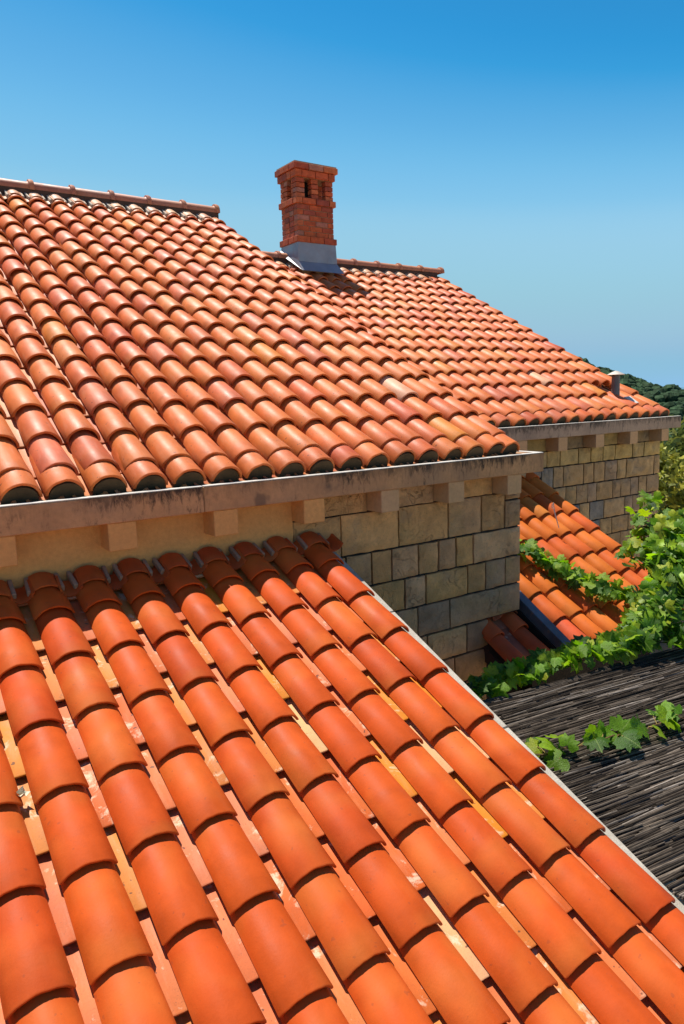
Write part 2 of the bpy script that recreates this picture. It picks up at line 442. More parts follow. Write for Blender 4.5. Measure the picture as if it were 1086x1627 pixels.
# ================================================================== MAIN HOUSE (near roof)
PA = .4907
sA = .225
HA = empty('stone_house', (0, .6, -4.4), 'stone house with the large tiled roof and crusted concrete eaves above the smooth foreground roof', 'house')
def loc(root, p=(0, 0, 0)): return Vector(p) - root.location
yA = .1075
wb = MB()
slope = math.tan(PA)
def roofz(y): return (y - 0.) * slope - .27
wb.prism([(yA + .028, -.25), (yA + .028, -1.405), (10.4, -1.405), (10.4, -.2), (10.1, roofz(.3)), (5.2, roofz(5.2)), (.3, roofz(.3))], -6., 3.715)
wb.prism([(yA + .03, -1.404), (yA + .03, -4.4), (10.38, -4.4), (10.38, -1.404)], -6., 3.352)
wallA = wb.obj('wall', M['grout'], HA, loc=loc(HA))
AB = Vector((0, 0, 0))
zj = [-.403, -.6926, -.9299, -1.1611, -1.3989, -1.6324, -1.8638, -2.10]
rows = [[1.60, 1.974, 2.467, 2.941, 3.286, 3.543, 3.728],
        [1.62, 2.011, 2.225, 2.402, 2.649, 2.842, 3.022, 3.198, 3.729],
        [1.75, 2.18, 2.516, 2.717, 3.141, 3.334, 3.553, 3.73],
        [1.75, 2.25, 2.636, 2.953, 3.73],
        [1.75, 2.35, 2.727, 3.131, 3.364],
        [1.75, 2.2, 2.62, 3.0, 3.352],
        [1.75, 2.3, 2.75, 3.12, 3.352]]
for i, xs in enumerate(rows):
    for a, b in zip(xs[:-1], xs[1:]):
        z1, z0 = zj[i], zj[i + 1]
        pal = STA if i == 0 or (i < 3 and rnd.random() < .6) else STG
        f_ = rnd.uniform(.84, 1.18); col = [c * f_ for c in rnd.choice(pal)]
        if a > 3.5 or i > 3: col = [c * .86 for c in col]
        if i == 0 and a > 3.5:
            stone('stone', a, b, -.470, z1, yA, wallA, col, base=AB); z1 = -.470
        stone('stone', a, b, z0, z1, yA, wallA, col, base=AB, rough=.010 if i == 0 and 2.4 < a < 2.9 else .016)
# frieze between the brackets: plain plaster to the left, stone to the right
MB().bbox(-6., 1.60, yA - .004, yA + .05, -.62, -.245, .004).obj('plaster_band', M['plaster'], wallA)
xb, db = -.0569, .601
for j in (3, 4, 5):
    a = xb + j * db + .004; b = xb + (j + 1) * db - .1518 - .004
    stone('frieze_stone', max(a, 1.604), b, -.402, -.247, yA - .006, wallA, rnd.choice(STA), .003, .006, base=AB)
br = {}
def bracket(mat):
    if mat not in br: br[mat] = MB().bbox(-.1518, 0, -.0509, .16, -.3955, -.2455, .004).mesh('bracket', M[mat])
    return br[mat]
M['bracket_stone'] = concrete('bracket_stone', (.62, .37, .19), (.54, .33, .16))
for j in range(-7, 7):
    o = link('bracket', bracket('plaster' if j < 4 else 'bracket_stone'), HA, loc(HA, (xb + j * db, 0, 0)))
for x0, x1, m in ((-6., -2.1, 'fascia'), (-2.097, .935, 'fascia'), (.938, 3.789, 'fascia')):
    s_ = MB().bbox(x0, x1, -.06, .62, -.2448, -.101, .004).obj('eave_slab', M[m], HA, loc=loc(HA))
    MB().bbox(x0 + .002, x1 - .002, -.0575, -.012, -.1008, -.095, .002).obj('mortar_rim', M['rim'], s_)
MB().bbox(3.735, 3.786, -.011, .60, -.1008, -.094, .002).obj('mortar_rim', M['rim'], s_)
# roof A
hA = .094; liftA = .023
nA = Vector((0, -math.sin(PA), math.cos(PA)))
oA = Vector((0, 0, 0)) - nA * (hA + liftA)
RA = roof_root(HA, PA, oA, (-6., 3.66, .14, 5.93))
coverA = tile_meshes('cover_tile', M['tile_old'], 5, wl=.202, wu=.168, hl=hA, hu=.080, L=.42, t=.018, lift=liftA, e=.338, n=12)
panA = tile_meshes('pan_tile', M['tile_old'], 4, wl=.185, wu=.165, hl=.040, hu=.036, L=.42, lift=.018, e=.338, n=8, concave=True)
LA_ROWS = [0.] + [.17 + .338 * i for i in range(17)]
sp = []
for k in range(-8, 17):
    off = rnd.uniform(-.012, .012); kx = (k if k < 16 else 15.66) * sA
    for i, y in enumerate(LA_ROWS):
        if y > 5.6: continue
        sp.append((kx, y + (off if i else rnd.uniform(-.006, .006)), 1. if y < 5.45 else .8, None))
vis = lambda s: (lambda q: inview(q, 12))(Matrix.Translation(oA) @ Matrix.Rotation(PA, 4, 'X') @ Vector((s[0], s[1] + .15, .1)))
sp.sort(key=lambda s: -s[0])
nA_c = lay(RA, None, PA, oA, 'cover_tile', coverA, sp, PAL_OLD, 'outlying_cover_tiles', r=random.Random(11), margin=12)
sp = []
for k in range(-8, 16):
    off = rnd.uniform(-.03, .03)
    for i in range(18):
        y = -.03 if i == 0 else .03 + .338 * i - .16 + off
        if y > 5.5: continue
        x = (k + .5) * sA if k < 15 else 15.34 * sA
        sp.append((x, y, 1., None))
sp.sort(key=lambda s: s[0] + .25 * s[1])
nA_p = lay(RA, None, PA, oA, 'pan_tile', panA, sp, [(1, (.60, .19, .06)), (1, (.56, .16, .07)), (1, (.64, .25, .11))], 'outlying_pan_tiles', r=random.Random(12), margin=12, limit=150)
plugA = MB()
N = 12; pv = [(-(.088) * math.cos(PI * k / N), .005, liftA - .010 + .078 * math.sin(PI * k / N)) for k in range(N + 1)]
pv = [(-.088, .005, -.05)] + pv + [(.088, .005, -.05)]
plugA.add(pv + [(x * .95, .06, z * .95) for x, y, z in pv], [tuple(range(len(pv)))] + [(i, i + 1, len(pv) + i + 1, len(pv) + i) for i in range(len(pv) - 1)])
plug_me = plugA.mesh('mortar_plug', M['plug'])
for k in range(-8, 17):
    link('mortar_plug', plug_me, RA, ((k if k < 16 else 15.66) * sA, rnd.uniform(-.004, .006), 0), (0, 0, rnd.uniform(-.03, .03)))

def wave_row(roof, xs, y, s, crest, mat, mortarmat, pal, names=('top_tile', 'mortar_strip'), L=.2, dz=0., jit=1.):
    """the undulating row of short pieces bedded in mortar along the top of a roof"""
    up = barrel(MB(), .155, .145, .050, .050, L, .013, 8, False, .012, .34, 3).mesh(names[0], mat, 40)
    dn = barrel(MB(), .118, .112, .060, .056, L, .013, 8, True, .012, .34, 4).mesh(names[0], mat, 40)
    st = MB().bbox(-.011, .011, 0, L, -.012, .020, .004).mesh(names[1], mortarmat)
    for x in xs:
        link(names[0], up, roof, (x, y + rnd.uniform(-.008, .008), crest - .050 + dz), (rnd.uniform(-.03, .03), rnd.uniform(-.08, .08) * jit, rnd.uniform(-.05, .05) * jit), pick(pal))
        link(names[0], dn, roof, (x + s / 2, y - .02 + rnd.uniform(-.02, .02), crest - .022 + dz), (rnd.uniform(-.03, .03), rnd.uniform(-.10, .10), rnd.uniform(-.06, .06)), pick(pal))
        for d in (-.080, .080):
            link(names[1], st, roof, (x + d + rnd.uniform(-.004, .004), y + .006, crest - .036 + dz), (0, 0, rnd.uniform(-.08, .08)))
wave_row(RA, [k * sA for k in range(-8, 16)], 5.635, sA, hA + .02, M['tile_old'], M['mortar_lit'], [(1, (.62, .35, .20)), (1, (.58, .28, .15))], L=.24)  # pieces and mortar coloured lighter, as sunlit
# ridge A
rid = MB().box(-6., 3.60, 5.13, 5.40, 2.50, 2.765).obj('ridge_mortar_shade', M['deck'], RA)  # mortar bed coloured dark to paint the shadow gap under the ridge tiles
rid.parent = HA; rid.location = loc(HA)
def ridge_tile(L, r):
    m = MB()
    prof = [(-.005, r * .96), (.0, r), (L - .07, r * .93), (L - .055, r * 1.02), (L - .05, r * 1.28), (L - .025, r * 1.32), (L, r * 1.24), (L + .004, r * .9)]
    n = 12; vs = []
    for x, q in prof:
        for k in range(n + 1):
            a = -.25 + (PI + .5) * k / n; vs.append((x, -q * math.cos(a), q * math.sin(a)))
    N = n + 1
    m.add(vs, [(i * N + k, (i + 1) * N + k, (i + 1) * N + k + 1, i * N + k + 1) for i in range(len(prof) - 1) for k in range(n)], True)
    m.add([vs[i] for i in range(N)], [tuple(range(N))])
    m.add([vs[(len(prof) - 1) * N + i] for i in range(N)], [tuple(range(N))])
    return m
rA = ridge_tile(.4508, .078).mesh('ridge_tile', M['tile_old'], 40)
kA = [-.68 + (1.4522 + .68) * .951 + k * .4508 for k in range(-16, 6)]
for x in kA:
    link('ridge_tile', rA, HA, loc(HA, (x - .44, 5.2, 2.782)), (rnd.uniform(-.03, .03), 0, rnd.uniform(-.012, .012)), pick([(1, (.42, .17, .10)), (1, (.40, .15, .085))]))

# ================================================================== REAR HOUSE
PB = .489; B0 = Vector((4.9887, 1.4296, .1017))
HB = empty('stone_house', (5.8, 2.2, -4.4), 'smaller stone house standing further back, its tiled roof carrying the brick chimney', 'house')
yB = 1.537
sB = math.tan(PB)
def rz(y): return B0.z + (y - B0.y) * sB - .27
wb = MB()
wb.prism([(yB + .028, -.14), (yB + .028, -.586), (10., -.586), (10., -.14), (9.8, rz(1.9)), (5.75, rz(5.75)), (1.85, rz(1.85))], 3.76, 5.648)
wb.prism([(yB + .028, -.14), (yB + .028, -4.4), (10., -4.4), (10., -.14), (9.8, rz(1.9)), (5.75, rz(5.75)), (1.85, rz(1.85))], 5.649, 7.925)
wb.box(3.76, 5.648, 2.3, 9.9, -4.4, -.587)
wallB = wb.obj('wall', M['grout'], HB, loc=loc(HB))
zb = [-.290, -.478, -.722, -.948, -1.178, -1.385, -1.61, -1.84, -2.08, -2.4]
rowsB = [[5.10, 5.42, 5.749, 5.971, 6.298, 6.525, 6.757, 6.989, 7.343, 7.584, 7.938],
         [5.10, 5.42, 5.66, 5.862, 6.033, 6.397, 6.592, 6.801, 7.037, 7.227, 7.812, 7.94],
         [5.66, 6.085, 6.276, 6.484, 6.652, 6.961, 7.129, 7.321, 7.49, 7.664, 7.938],
         [5.66, 6.0, 6.338, 6.527, 6.803, 7.216, 7.383, 7.532, 7.81, 7.94],
         [5.66, 6.1, 6.4, 6.583, 6.737, 6.963, 7.3, 7.59, 7.938],
         [5.66, 6.05, 6.5, 6.8, 7.15, 7.5, 7.94], [5.66, 6.2, 6.5, 6.95, 7.25, 7.6, 7.938], [5.66, 6.1, 6.6, 7.05, 7.5, 7.94], [5.66, 6.3, 6.8, 7.3, 7.938]]
for i, xs in enumerate(rowsB):
    for a, b in zip(xs[:-1], xs[1:]):
        z1, z0 = zb[i], zb[i + 1]
        if a < 5.6 and i == 1: z0 = -.584
        col = list(rnd.choice([(.58, .39, .14), (.54, .37, .15), (.48, .33, .15), (.60, .41, .15)] if i == 0 else [(.55, .345, .165), (.50, .315, .16), (.59, .37, .165), (.46, .305, .18), (.52, .32, .145)]))
        if rnd.random() < .08 and i > 0: col = [.30, .26, .21]
        stone('stone', a, b, z0, z1, yB, wallB, col, gap=.008, rough=.022, base=AB)
byf = 1.3699
for j in range(-3, 4):
    o = link('bracket', bracket('bracket_stone'), HB, loc(HB, (5.88 + j * .6505, 1.4208, .1125)))
for j in range(-2, 3):
    a = 5.88 + j * .6505 + .004; b = 5.88 + (j + 1) * .6505 - .156
    if a > 3.7: stone('frieze_stone', a, b, -.288, -.136, yB - .006, wallB, rnd.choice([(.36, .26, .10), (.28, .2, .11), (.40, .30, .11)]), .003, .006, base=AB)
for x0, x1 in ((3.8, 6.266), (6.269, 6.87), (6.873, 7.59), (7.593, 8.092)):
    s_ = MB().bbox(x0, x1, byf, byf + .66, -.132, .0105, .004).obj('eave_slab', M['fascia_grey'], HB, loc=loc(HB))
    MB().bbox(x0 + .002, x1 - .002, byf + .0025, byf + .045, .0108, .015, .002).obj('mortar_rim', M['rim'], s_)
nB = Vector((0, -math.sin(PB), math.cos(PB)))
oB = B0 - nB * (hA + liftA)
RB = roof_root(HB, PB, oB, (-1.18, 2.94, .14, 4.88))
coverB = tile_meshes('cover_tile', M['tile_old'], 5, wl=.202, wu=.168, hl=hA, hu=.080, L=.42, t=.018, lift=liftA, e=.338, n=10)
RB_ROWS = [0.] + [.17 + .338 * i for i in range(14)]
VENT = (11.35, .62)
sp = []
for k in list(range(-5, 13)) + [12.88]:
    off = rnd.uniform(-.014, .014)
    for i, y in enumerate(RB_ROWS):
        if k == 12 and i == 2: continue                                      # the gap by the vent pipe
        if k == 11 and i == 2: continue
        sp.append((k * sA, y + (off if i else 0), 1. if y < 4.5 else .85, None))
sp.sort(key=lambda s: -s[0])
lay(RB, None, PB, oB, 'cover_tile', coverB, sp, PAL_OLD, 'outlying_cover_tiles', r=random.Random(21), margin=5, limit=290)
panB = tile_meshes('pan_tile', M['tile_old'], 2, wl=.185, wu=.165, hl=.040, hu=.036, L=.42, lift=.018, e=.338, n=6, concave=True)
sp = [((k + .5) * sA if k < 12 else 12.5 * sA, -.03 if i == 0 else .338 * i - .13 + rnd.uniform(-.02, .02), 1., None) for k in range(-5, 13) for i in range(14)]
lay(RB, None, PB, oB, 'pan_tile', panB, sp, [(1, (.60, .25, .12))], 'pan_tiles', limit=0)
for k in list(range(-5, 13)) + [12.88]:
    link('mortar_plug', plug_me, RB, (k * sA, rnd.uniform(-.004, .006), 0), (0, 0, rnd.uniform(-.03, .03)))
wave_row(RB, [k * sA for k in range(-5, 12)], 4.66, sA, hA + .01, M['tile_old'], M['mortar_lit'], [(1, (.60, .32, .18)), (1, (.58, .28, .15))], L=.2)
MB().box(3.8, 7.86, 5.69, 5.95, 2.0, 2.40).obj('ridge_mortar_shade', M['deck'], HB, loc=loc(HB))  # dark colour paints the shadow gap below these ridge tiles too
rB = ridge_tile(.458, .070).mesh('ridge_tile', M['tile_old'], 40)
for i in range(-6, 5):
    x = -.68 + (6.4845 + .68) * .956 + i * .4525
    link('ridge_tile', rB, HB, loc(HB, (x - .44, 5.75, 2.415)), (rnd.uniform(-.03, .03), 0, rnd.uniform(-.012, .012)), pick([(1, (.48, .20, .11)), (1, (.44, .17, .09))]))

# chimney on the rear roof
CX0, CX1, CY0, CY1 = 4.966, 5.592, 5.42, 5.87
chim = MB()
for a in ((CX0 + .012, CX1 - .012, CY0 + .012, CY1 - .012, 2.1, 3.19), (CX0 + .0, CX1 - .0, CY0 + .0, CY1 - .0, 3.475, 3.655)):
    chim.box(*a)
chim.box(CX0 - .035, CX1 + .05, CY0 - .035, CY1 + .03, 3.655, 3.676)
ch = chim.obj('chimney', M['mortar'], HB, loc=loc(HB))
PALB = [(40, (.50, .105, .034)), (25, (.42, .085, .035)), (15, (.34, .075, .04)), (12, (.55, .14, .05)), (8, (.40, .16, .10))]
bm_cache = {}
def brick(x0, x1, y0, y1, z0, z1):
    k = (round(x1 - x0, 2), round(y1 - y0, 2), round(z1 - z0, 3))
    if k not in bm_cache:
        a, b, c = (x1 - x0) / 2, (y1 - y0) / 2, (z1 - z0) / 2
        bm_cache[k] = MB().bbox(-a, a, -b, b, -c, c, .004).mesh('brick', M['brick'])
    link('brick', bm_cache[k], ch, ((x0 + x1) / 2 + rnd.uniform(-.002, .002), (y0 + y1) / 2 + rnd.uniform(-.003, .003), (z0 + z1) / 2), (0, 0, rnd.uniform(-.008, .008)), pick(PALB))
def split(a, b, n, g=.009, odd=False):
    """n bricks between a and b; odd starts with a half brick"""
    ws = [1.] * n
    if odd: ws = [.5] + [1.] * (n - 1) + [.5]
    t = sum(ws); Lw = b - a; x = a; o = []
    for w_ in ws:
        d = Lw * w_ / t; o.append((x + g / 2, x + d - g / 2)); x += d
    return o
def course(x0, x1, y0, y1, z0, z1, odd, d=.10):
    for a, b in split(x0, x1, 3, odd=odd):
        brick(a, b, y0, y0 + d, z0, z1); brick(a, b, y1 - d, y1, z0, z1)
    for a, b in split(y0 + d, y1 - d, 2 if not odd else 1, odd=odd):
        brick(x0, x0 + d, a, b, z0, z1); brick(x1 - d, x1, a, b, z0, z1)
g = .009
course(CX0 - .032, CX1 + .032, CY0 - .032, CY1 + .032, 2.59, 2.672, False)
for i in range(6):
    z = 2.675 + i * .0735; course(CX0, CX1, CY0, CY1, z + g / 2, z + .0735 - g / 2, i % 2 == 0)
course(CX0 - .03, CX1 + .03, CY0 - .03, CY1 + .03, 3.118, 3.198, True)
# openings: two in the long side, one in the short side, between brick piers
hz = (3.475 - 3.20) / 4
for i in range(4):
    z0, z1 = 3.20 + i * hz + g / 2, 3.20 + (i + 1) * hz - g / 2
    for y0, y1 in ((CY0, CY0 + .10), (CY1 - .10, CY1)):
        for a, b in ((CX0, CX0 + .14), (CX0 + .255, CX0 + .37), (CX1 - .13, CX1)): brick(a, b, y0, y1, z0, z1)
    for x0, x1 in ((CX0, CX0 + .10), (CX1 - .10, CX1)):
        for a, b in ((CY0 + .105, CY0 + .14), (CY1 - .19, CY1 - .105)): brick(x0, x1, a, b, z0, z1)
MB().box(CX0 + .2, CX1 - .2, CY0 + .19, CY1 - .19, 3.19, 3.47).obj('flue_shade', M['dark'], ch)  # solid black block painting the shade inside the chimney openings
course(CX0 - .03, CX1 + .03, CY0 - .03, CY1 + .03, 3.479, 3.572, True, .14)
course(CX0 - .055, CX1 + .068, CY0 - .055, CY1 + .065, 3.577, 3.655, False, .16)
# zinc apron round the foot, flared at the bottom
fl = MB()
def flat(Y): return B0.z + (Y - B0.y) * sB                       # crest plane height
ax0, ax1, ay0, ay1 = CX0 - .012, CX1 + .012, CY0 - .012, CY1 + .012
top = [(ax0, ay0, 2.588), (ax1, ay0, 2.588), (ax1, ay1, 2.588), (ax0, ay1, 2.588)]
low = [(ax0 - .005, ay0 - .01, flat(ay0) + .10), (ax1 + .01, ay0 - .01, flat(ay0) + .10), (ax1 + .01, ay1, flat(ay1) + .08), (ax0 - .005, ay1, flat(ay1) + .08)]
fle = [(ax0 - .02, ay0 - .13, flat(ay0 - .13) + .025), (ax1 + .06, ay0 - .13, flat(ay0 - .13) + .02), (ax1 + .04, ay1 + .02, flat(ay1) + .05), (ax0 - .07, ay1 - .05, flat(ay1 - .05) + .045)]
for ringa, ringb in ((top, low), (low, fle)):
    for i in range(4):
        j = (i + 1) % 4
        fl.add([ringa[i], ringa[j], ringb[j], ringb[i]], [(0, 1, 2, 3)])
fo = fl.obj('flashing', M['zinc'], ch)
sm = fo.modifiers.new('thickness', 'SOLIDIFY'); sm.thickness = .003
# vent pipe near the right verge
vx, vy = B0.x + 11.05 * sA, 1.90
vz = flat(vy)
vp = MB().lathe([(.056, -.05), (.053, .0), (.050, .18), (.048, .262)], 14).obj('vent_pipe', M['pipe'], HB, loc=loc(HB, (vx + .02, vy + .02, vz - .05)))
MB().lathe([(.108, .248), (.112, .252), (.060, .280), (.012, .300), (.0, .301)], 16).lathe([(.108, .248), (.02, .266)], 16).obj('vent_cap', M['cap'], vp)
MB().bbox(-.11, .10, -.085, .085, -.004, .004, .002).obj('flashing_sheet', M['rim'], RB, loc=(VENT[0] * sA + .09, .34, .085), rot=(.02, 0, .1))

# ================================================================== FOREGROUND LEAN-TO (smooth new tiles)
PC = .4055; sC = .2333; eC = .3482
C0 = Vector((1.5991, -2.4220, -1.6109))
LC = empty('lean_to', (0, -1.8, -4.4), 'lean-to with smooth orange barrel tiles filling the foreground below the large house wall', 'roof')
hC = .063; liftC = .019; wC = .198
nC = Vector((0, -math.sin(PC), math.cos(PC)))
oC = C0 - nC * liftC
RC = roof_root(LC, PC, oC, (-6., .196, -1.75, 2.745))
coverC = tile_meshes('cover_tile', M['tile_new'], 4, seg=1.22, wl=wC, wu=.178, hl=hC, hu=.055, L=.405, t=.014, lift=liftC, e=eC, n=16)
COFF = [-.004, .004, .001, .004, -.001, -.001, -.001, .006, -.008, .002]
sp = []
for c in range(0, 22):
    x = -c * sC + wC / 2 + (-.012 if c == 0 else .004 if c < 3 else 0.)
    for r_ in range(-5, 8):
        y = r_ * eC + (COFF[c] if c < 10 else rnd.uniform(-.01, .01))
        if r_ == 7: y -= .006
        sp.append((x, y, 1. if r_ < 7 else .78, None))
sp.sort(key=lambda s: s[1] * 0 - s[0])
lay(RC, None, PC, oC, 'cover_tile', coverC, sp, PAL_NEW, 'outlying_cover_tiles', jx=.0025, jy=.003, jr=.006, r=random.Random(31), margin=60)
panC = tile_meshes('pan_tile', M['tile_pan'], 4, wl=.178, wu=.168, hl=.042, hu=.038, L=.41, t=.014, lift=.032, e=eC, n=12, concave=True, z=.0)
sp = []
for c in range(0, 21):
    x = -c * sC + wC / 2 - sC / 2
    off = rnd.uniform(-.02, .02)
    for r_ in range(-5, 8):
        y = r_ * eC + .165 + off + rnd.uniform(-.008, .008)
        sp.append((x, y, 1. if r_ < 7 else .5, None))
lay(RC, None, PC, oC, 'pan_tile', panC, sp, PAL_PAN, 'outlying_pan_tiles', jx=.004, jy=.004, jr=.01, r=random.Random(36), margin=60)
wave_row(RC, [-c * sC + wC / 2 for c in range(0, 20)], 2.615, sC, hC + .018, M['tile_new'], M['mortar'], [(1, (.46, .075, .015)), (1, (.40, .065, .015))], L=.13, dz=-.009, jit=.4)
for i, x0 in enumerate((-1.9, -.93, .03, 1.0, 1.97)):
    MB().bbox(.155, .258, x0, x0 + .965, -.16, -.026, .004).obj('verge_strip', M['verge'], RC)
mb = MB()
yb0 = C0.y - 1.75 * math.cos(PC)
mb.prism([(yb0 + .1, -4.4), (yA - .002, -4.4), (yA - .002, -.83), (yb0 + .1, -2.62)], -6., 1.76)
mb.obj('wall', M['plaster'], LC, loc=loc(LC))
# dry leaf caught between two tiles
lf = MB()
vs = []
for i in range(5):
    for j in range(4):
        vs.append((i * .011 - .022, j * .011 - .016, .012 * math.sin(i * 1.7 + j) + .01 * math.cos(j * 2.1)))
lf.add(vs, [(i * 4 + j, (i + 1) * 4 + j, (i + 1) * 4 + j + 1, i * 4 + j + 1) for i in range(4) for j in range(3)], True)
o = lf.obj('dry_leaf', simple('dry_leaf', (.74, .68, .50), (.55, .48, .30), 30)); o.location = (-.30, -1.105, -1.03); o.rotation_euler = (.5, .2, .6)
thing(o, 'pale dry curled leaf lodged between two smooth foreground tile rows', 'leaf')

# ================================================================== BACK LEAN-TO (between the two houses)
PD = .526; sD = .211; eD = .303
D0 = Vector((3.913, -.331, -1.653))
LD = empty('lean_to', (4.6, .4, -4.4), 'small tiled lean-to in the gap between the two stone houses, vine creeping over it', 'roof')
hD = .068; liftD = .018; wD = .180
nD = Vector((0, -math.sin(PD), math.cos(PD)))
oD = D0 - nD * liftD
RD = roof_root(LD, PD, oD, (-.05, 1.70, .05, 2.45))
coverD = tile_meshes('cover_tile', M['tile_new'], 3, seg=1.3, wl=wD, wu=.160, hl=hD, hu=.060, L=.36, t=.013, lift=liftD, e=eD, n=12)
panD = tile_meshes('pan_tile', M['tile_pan'], 2, wl=.165, wu=.15, hl=.034, hu=.032, L=.37, t=.013, lift=.018, e=eD, n=8, concave=True)
sp = []
for c in range(8):
    off = rnd.uniform(-.012, .012)
    for r_ in range(8): sp.append((c * sD + wD / 2, r_ * eD + off - (.02 if c == 7 else 0), 1., (.58, .09, .03) if (c, r_) == (0, 0) else None))
lay(RD, None, PD, oD, 'cover_tile', coverD, sp, PAL_D, 'outlying_cover_tiles', jx=.003, jy=.004, jr=.01, r=random.Random(41))
sp = [(c * sD + wD / 2 + sD / 2, r_ * eD + .10, 1., None) for c in range(7) for r_ in range(7)]
lay(RD, None, PD, oD, 'pan_tile', panD, sp, [(1, (.60, .2, .06)), (1, (.62, .26, .1))], 'outlying_pan_tiles', jx=.003, jy=.004, jr=.01, r=random.Random(42))
for c in range(8):
    link('mortar_plug', plug_me, RD, (c * sD + wD / 2, .004, -.012), (0, 0, 0), None, (.92, 1, .84))
mb = MB().bbox(-.135, -.045, -.01, 1.6, -.03, .055, .004)
cb = mb.obj('metal_curb', M['curb'], RD)
MB().bbox(-.140, -.052, -.004, 1.6, -.17, -.032, .004).obj('curb_side', M['dark'], RD)  # side of the curb, its shade put into the near-black colour
mb = MB(); mb.prism([(.12, -4.4), (2.28, -4.4), (2.28, -.42), (.12, -1.70)], 3.90, 5.40)
mb.obj('wall', M['grout'], LD, loc=loc(LD))
# sunken strip of roof under the overhanging wall
oE = oD + Vector((0, .0, -.10))
RE = roof_root(LD, PD, oE, (-.60, -.15, .10, 1.2), 'sunken_roof')
spE = [(x, y, 1., None) for x in (-.632 + wD / 2, -.355 + wD / 2) for y in (.115, .418, .72)]
lay(RE, None, PD, oE, 'cover_tile', coverD, spE, [(1, (.52, .085, .022)), (1, (.48, .08, .025))], 'outlying_cover_tiles', r=random.Random(43))
for x in (-.632 + wD / 2, -.355 + wD / 2): link('mortar_plug', plug_me, RE, (x, .125, -.012), (0, 0, 0), None, (.92, 1, .84))
lay(RE, None, PD, oE, 'pan_tile', panD, [(-.40, y, 1., None) for y in (.2, .5)], [(1, (.3, .10, .05))], 'outlying_pan_tiles', r=random.Random(44))
wave_row(RE, [-.632 + wD / 2, -.355 + wD / 2], .60, .277, hD + .02, M['tile_old'], M['mortar'], [(1, (.44, .12, .05))], L=.2)
mb = MB(); mb.box(3.30, 3.90, .25, .34, -4.4, -1.42)  # near-black block, painted shade in the recess below the overhang
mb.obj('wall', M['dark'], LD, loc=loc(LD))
# bleached twig hooked on the back lean-to
t = MB().tube([(4.842, .716, -.745), (4.838, .715, -.70), (4.856, .712, -.69), (4.858, .705, -.76), (4.868, .69, -.83), (4.872, .67, -.89), (4.885, .665, -.935)], [.005, .006, .006, .006, .006, .005, .004], 5).obj('twig', M['twig'])
thing(t, 'thin bleached twig with a hooked tip standing up from the small lean-to tiles', 'twig')

# ================================================================== PERGOLA with reed mat
TH = -.122
PG = empty('pergola', (3.6, -1.4, -4.4), 'pergola covered with a weathered grey reed mat beside the foreground lean-to', 'pergola')
zM = -1.62
mat_root = MB().box(.36, 4.6, -3.6, -.02, -.05, -.035).obj('mat_shade_sheet', M['dark'], PG, loc=loc(PG, (1.95, -.50, zM)), rot=(0, 0, TH))  # dark sheet below the reeds, painted shade for the gaps between them
Mm = Matrix.Translation((1.95, -.50, zM)) @ Matrix.Rotation(TH, 4, 'Z')
reeds = []
rr = random.Random(5)
for layer in range(3):
    y = -3.55
    while y < -.03:
        y += rr.uniform(.009, .017) if layer == 0 else rr.uniform(.004, .0095)
        x = rr.uniform(-1.9, 0)
        while x < 4.5:
            Lr = rr.uniform(.3, 1.0)
            xl = max(-.10, -.105 - .125 * y) + rr.uniform(0, .02)
            if x + Lr > xl + .1: reeds.append((max(x, xl), min(x + Lr, 4.55), y, layer))
            x += Lr + rr.uniform(-.05, .05)
def reed(x0, x1, y, layer, r):
    rad = r.uniform(.0026, .0056) + (.002 if layer == 0 else 0); n = 5; pts = []
    z = -.03 + layer * .007 + r.uniform(-.004, .016); sl = r.gauss(0, .03) * (x1 - x0); ph = r.uniform(0, 9)
    for i in range(n):
        f = i / (n - 1); x = x0 + (x1 - x0) * f
        pts.append((x, y + sl * (f - .5) + .006 * math.sin(x * 3.3 + ph), z + .005 * math.sin(x * 1.9 + ph * 2)))
    return MB().tube(pts, [rad, rad * 1.05, rad, rad * .95, rad * .85], 5)
def reedtint(r, layer=2):
    u = r.random() * (.7 if layer == 0 else 1)  # lowest layer tinted darker, painting shade into the gaps
    if u < .45: b = r.uniform(.018, .045); return (b * 1.34, b, b * .72)
    if u < .90: b = r.uniform(.05, .13); return (b * 1.28, b, b * .74)
    b = r.uniform(.15, .26); return (b * 1.20, b, b * .80)
def dist(rd):
    q = Mm @ Vector((min(max((rd[0] + rd[1]) / 2, .6), 2.5), rd[2], 0)); return (q - CAM).length - (50 if inview(q, -20) and rd[3] == 2 else 0)
reeds.sort(key=dist)
mass = MB(); tint = []
for i, rd in enumerate(reeds):
    m_ = reed(*rd, rr); c = reedtint(rr, rd[3])
    if i < 290: m_.obj('reed', M['reed'], mat_root, color=c)
    else: mass.add(m_.v, m_.f, True); tint += [c] * len(m_.f)
o = tinted(mass, 'packed_reeds', M['reedmass'], tint, mat_root); o['kind'] = 'stuff'
for x in (.42, 1.4, 2.5, 3.6, 4.4): MB().bbox(x - .035, x + .035, -3.6, -.05, -.16, -.052, .005).obj('beam', M['timber'], mat_root)
for x, y in ((2.2, -3.1), (4.4, -3.1), (4.4, -.15)):
    MB().bbox(x - .05, x + .05, y - .05, y + .05, -2.78, -.165, .006).obj('post', M['timber'], mat_root)

